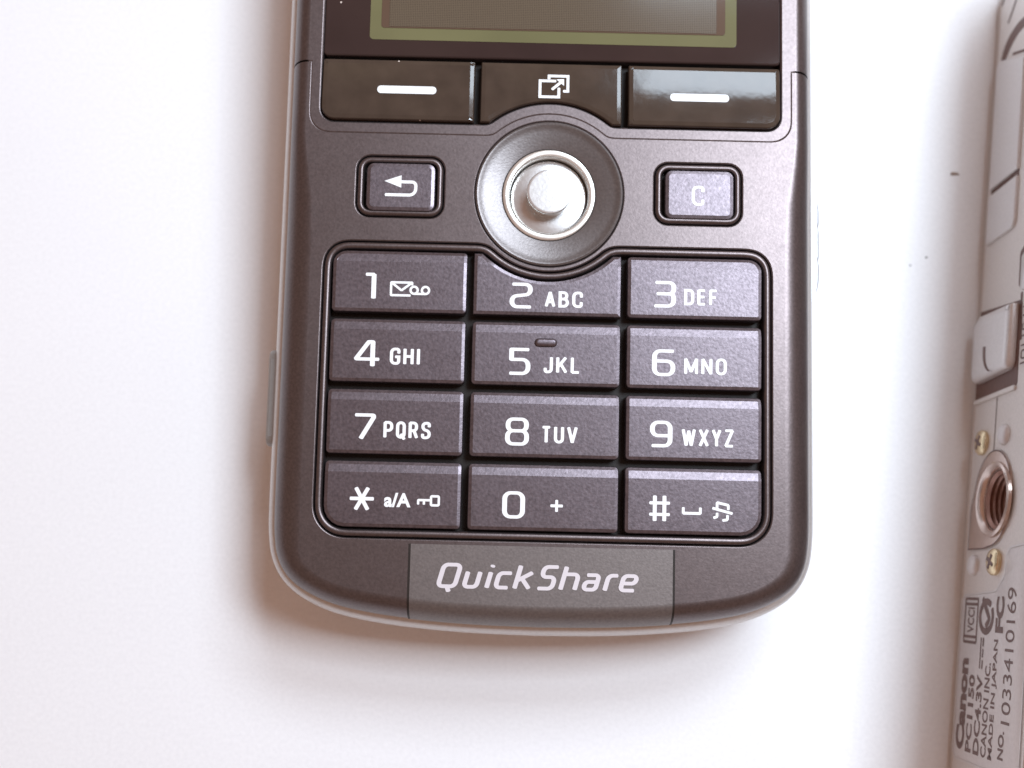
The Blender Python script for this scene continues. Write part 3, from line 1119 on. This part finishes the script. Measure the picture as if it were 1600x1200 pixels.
# terminal cover: two panels with a step between them
on_face("terminal_cover", fillet([(17.9, 1.75), (23.1, 1.75), (23.1, 8.15), (17.9, 8.15)], [.15, .1, .1, .9]), [(0, 0), (0, .22), (-.08, .3)], M['camtab'])
on_face("terminal_cover", fillet([(23.75, 1.75), (38.0, 1.75), (35.5, 8.15), (23.75, 8.15)], [.1, .6, .6, .1]), [(0, 0), (0, .22), (-.08, .3)], M['camtab'])
on_face("cover_gap", [(23.1, 1.75), (23.75, 1.75), (23.75, 8.1), (23.1, 8.1)], [(0, 0.0), (0, .03)], M['camdark'])
# crescent finger notch and slits near the far end
cres = catmull([(35.4, 1.75), (37.6, 1.95), (39.4, 3.1), (40.2, 5.2), (40.1, 7.6), (39.0, 9.4)], 5)
inner = catmull([(38.5, 8.9), (39.1, 7.2), (38.9, 5.4), (38.0, 3.7), (36.8, 2.6), (35.4, 2.0)], 5)
on_face("finger_notch", cres + inner, [(0, 0.0), (0, .04)], M['camdark'])
groove("seam_line", [(37.3, 4.9), (36.0, 8.6), (35.2, 12)], .3, M['camdark'], .02)
groove("slit", [(41.6, 3.3), (42.2, 3.9), (43.6, 5.2)], .42, M['camink'], .02)
groove("slit", [(44.6, 1.4), (45.4, 2.0)], .42, M['camink'], .02)

# battery door: a raised tongue on a flat brown sheet coloured like a shaded recess
on_face("door_recess_shade", fillet([(1.9, 1.15), (11.1, 1.15), (10.1, 10.3), (1.9, 10.4)], [.1, .1, .3, .5]), [(0, 0), (0, .03)], M['camdark'])
tongue = fillet([(3.5, 1.5), (9.5, 1.35), (10.25, 2.6), (9.9, 9.8), (3.7, 9.7)], [.9, .1, .1, .2, .9])
door = on_face("battery_door", tongue, [(0, 0.03), (0, .5), (-.12, .72), (-.35, .85), (-.7, .92)], M['camtab'])
jp = catmull([(6.7, 4.75), (5.6, 4.85), (4.7, 5.3), (4.05, 6.1), (3.9, 6.9)], 6)
on_face("door_latch", [(p[0] + 0, p[1] - .28) for p in jp] + [(p[0] - .1, p[1] + .28) for p in reversed(jp)], [(0, .93), (0, .945)], M['camdark'], door)
on_face("door_lip", fillet([(1.5, 1.2), (1.95, 1.2), (2.05, 10.2), (1.6, 10.2)], .2), [(0, 0), (0, .2), (-.1, .26)], M['camera'])
on_face("door_slot", fillet([(6.2, 10.35), (10.8, 10.05), (10.9, 10.4), (6.2, 10.75)], .12), [(0, 0), (0, .03)], M['camdark'])
on_face("strap_slot", fillet([(11.4, 9.5), (14.9, 9.4), (15.5, 10.4), (15.2, 14), (11.4, 14)], .5), [(0, 0), (0, .03)], M['camdark'])
on_face("strap_slot_fill", fillet([(10.9, 10.3), (14.3, 10.3), (14.7, 11.2), (14.4, 14), (10.9, 14)], .5), [(0, 0), (0, .25), (-.1, .3)], M['camtab'])
groove("seam_line", [(1.6, 6.25), (-3.6, 6.2)], .16, M['camdark'], .02)
# lettering beside the door, only its upper ends are in the picture
lt = [([(9.3, 10.75), (9.3, 12.6)], False), ([(8.45, 10.75), (8.45, 12.6)], False),
      (catmull([(7.7, 10.9), (7.4, 10.75), (7.1, 11.0), (7.1, 12.4)], 4), False), ([(6.5, 10.75), (6.5, 12.6)], False),
      ([(5.6, 10.75), (5.6, 12.6)], False), (catmull([(5.0, 12), (5.1, 11.1), (4.8, 10.85), (4.4, 11.0), (4.3, 11.8)], 4), False),
      ([(3.9, 10.8), (3.9, 12.6)], False)]
vs_, fs = stroke_geo(lt, .16, .16)
me = bpy.data.meshes.new("lettering")
me.from_pydata([((-.02 - l) * MM, x * MM, y * MM) for x, y, l in vs_], [], fs)
link("lettering", me, M['camink'], cam_body)

# tripod socket with its cut-off surround
sc = -8.3
surround = [(-12.75, 2.1), (-9.0, 2.1)] + [(sc + 0.2 + 4.45 * math.cos(a), 6.7 + 4.0 * math.sin(a)) for a in [math.radians(-75 + 245 * k / 30) for k in range(31)]] + [(-12.75, 5.6)]
sock = on_face("tripod_socket", surround, [(0, 0), (0, .12), (-.12, .16)], M['threads'], bore=circle(HS, HZ, HR + .05, 48))
ringp = [(HR + .75, .16), (HR + .7, .42), (HR + .52, .55), (HR + .3, .48), (HR + .12, .28), (HR + .02, .1), (HR - .02, -.2)]
revolve("socket_ring", ringp, M['threads'], sock, (0, HS, HZ), 56, 40, axis='x')
tp = []
for k in range(9):
    tp += [(HR - .05, -.15 - k * .5), (HR - .34, -.4 - k * .5)]
revolve("socket_thread", tp + [(HR - .3, -4.7), (0.0, -4.7)], M['threadwall'], sock, (0, HS, HZ), 48, 20, axis='x')
groove("surround_edge", surround, .13, M['camink'], .17, sock, True)

def screw(s, z, r):
    so = revolve("screw", [(r, 0.0), (r, .3), (r * .9, .45), (r * .6, .56), (0, .6)], M['brass'], cam_body, (0, s, z), 32, 35, axis='x')
    for a in (0.5, 0.5 + math.pi / 2):
        d = (math.cos(a), math.sin(a))
        q = (-d[1], d[0])
        L, W = r * .58, r * .13
        lp = [(s + d[0] * L * i + q[0] * W * j, z + d[1] * L * i + q[1] * W * j) for i, j in ((-1, -1), (1, -1), (1, 1), (-1, 1))]
        on_face("screw_slot", lp, [(0, .45), (0, .615 + (0.006 if a > 1 else 0))], M['camink'], so)
screw(-2.55, 3.75, 1.22)
screw(-14.05, 8.1, 1.22)
for s, z in ((-2.35, 8.4), (-14.25, 3.45)):
    revolve("rest_pad", [(1.0, 0), (.95, .25), (.75, .42), (.35, .5), (0, .52)], M['label'], cam_body, (0, s, z), 28, 60, axis='x')

# label panel with printed lettering
lab = fillet([(-32.0, 1.35), (-17.2, 1.35), (-16.75, 8.6), (-15.4, 10.2), (-12.9, 10.6), (-12.6, 14.9), (-32.0, 14.9)], [.9, .8, .9, .9, .9, .9, .9], True, 6)
panel = on_face("label_panel", lab, [(0, 0), (0, .05), (-.05, .08)], M['label'])
groove("panel_edge", offset(ccw(lab), .1), .16, M['camtab'], .09, panel, True)
ink = []
def put(txt, s0, s1, z0, z1, bold=.03):
    # reading direction +s, letter tops towards the table (-z)
    v, f = text_geo(txt, (s0, -z1, s1, -z0), bold)
    ink.append(([(x, -y, l) for x, y, l in v], f))
put("Canon", -31.2, -22.9, 1.85, 3.75, .05)
put("PC1150", -31.2, -24.3, 4.1, 5.35, .03)
put("DC4.3V", -31.2, -24.2, 5.8, 7.05, .03)
put("CANON INC.", -31.2, -23.0, 7.45, 8.55, .02)
put("MADE IN JAPAN", -31.2, -20.9, 8.95, 10.0, .02)
put("NO.", -30.9, -28.5, 10.9, 12.0)
put("1033410169", -27.9, -16.3, 11.2, 12.9, .0)
ink.append(stroke_geo([([(-23.6, 6.2), (-20.9, 6.2)], False), ([(-23.6, 6.7), (-22.9, 6.7)], False), ([(-22.6, 6.7), (-21.9, 6.7)], False), ([(-21.6, 6.7), (-20.9, 6.7)], False)], .22, .22))
ink.append(stroke_geo([(rrect(-21.4, 2.25, -17.4, 5.05, .12, 3), True), ([(-20.9, 2.4), (-20.9, 4.95)], False), ([(-17.9, 2.4), (-17.9, 4.95)], False)], .26, .26))
put("VCCI", -20.55, -18.2, 2.95, 4.4, .02)
ink.append(stroke_geo([(circle(-18.95, 7.0, 1.35, 22, math.radians(60), math.radians(395), True), False),
                       (catmull([(-19.8, 7.0), (-19.2, 7.6), (-18.6, 7.2), (-17.4, 6.1)], 4), False)], .6, .5))
put("FC", -20.3, -17.1, 9.0, 10.6, .05)
allv, allf = [], []
for v, f in ink:
    s_ = len(allv)
    allv += [(-.10 - l, x, y) for x, y, l in v]
    allf += [tuple(s_ + i for i in t) for t in f]
me = bpy.data.meshes.new("lettering")
me.from_pydata([(a * MM, b * MM, c * MM) for a, b, c in allv], [], allf)
me.update()
link("lettering", me, M['camink'], panel)

# ================================================================== crumbs on the table
def crumb(name, x, y, rx, ry, h, m, label, seed):
    rnd = random.Random(seed)
    verts, faces = [], []
    n = 11
    rim = [(1 + rnd.uniform(-.3, .3)) for _ in range(n)]
    for k, (sc_, z) in enumerate(((1, 0.0), (.85, h * .6), (.4, h))):
        for i in range(n):
            a = 2 * math.pi * i / n
            verts.append((x + rx * rim[i] * sc_ * math.cos(a), y + ry * rim[i] * sc_ * math.sin(a), z))
    for j in range(2):
        faces += [(j * n + i, j * n + (i + 1) % n, (j + 1) * n + (i + 1) % n, (j + 1) * n + i) for i in range(n)]
    faces.append(tuple(range(2 * n, 3 * n)))
    o = make(name, verts, faces, m, None)
    tag(o, label, "crumb")
crumb("crumb", 42.55, 26.05, .52, .2, .12, M['fleck'], "brown crumb on the table beside the silver camera, the largest one", 3)
crumb("crumb", 39.3, 17.0, .13, .11, .08, M['speck'], "small dark speck on the table, the upper of two close together", 4)
crumb("crumb", 37.6, 16.1, .09, .08, .06, M['speck'], "tiny dark speck on the table, the lower of two close together", 5)
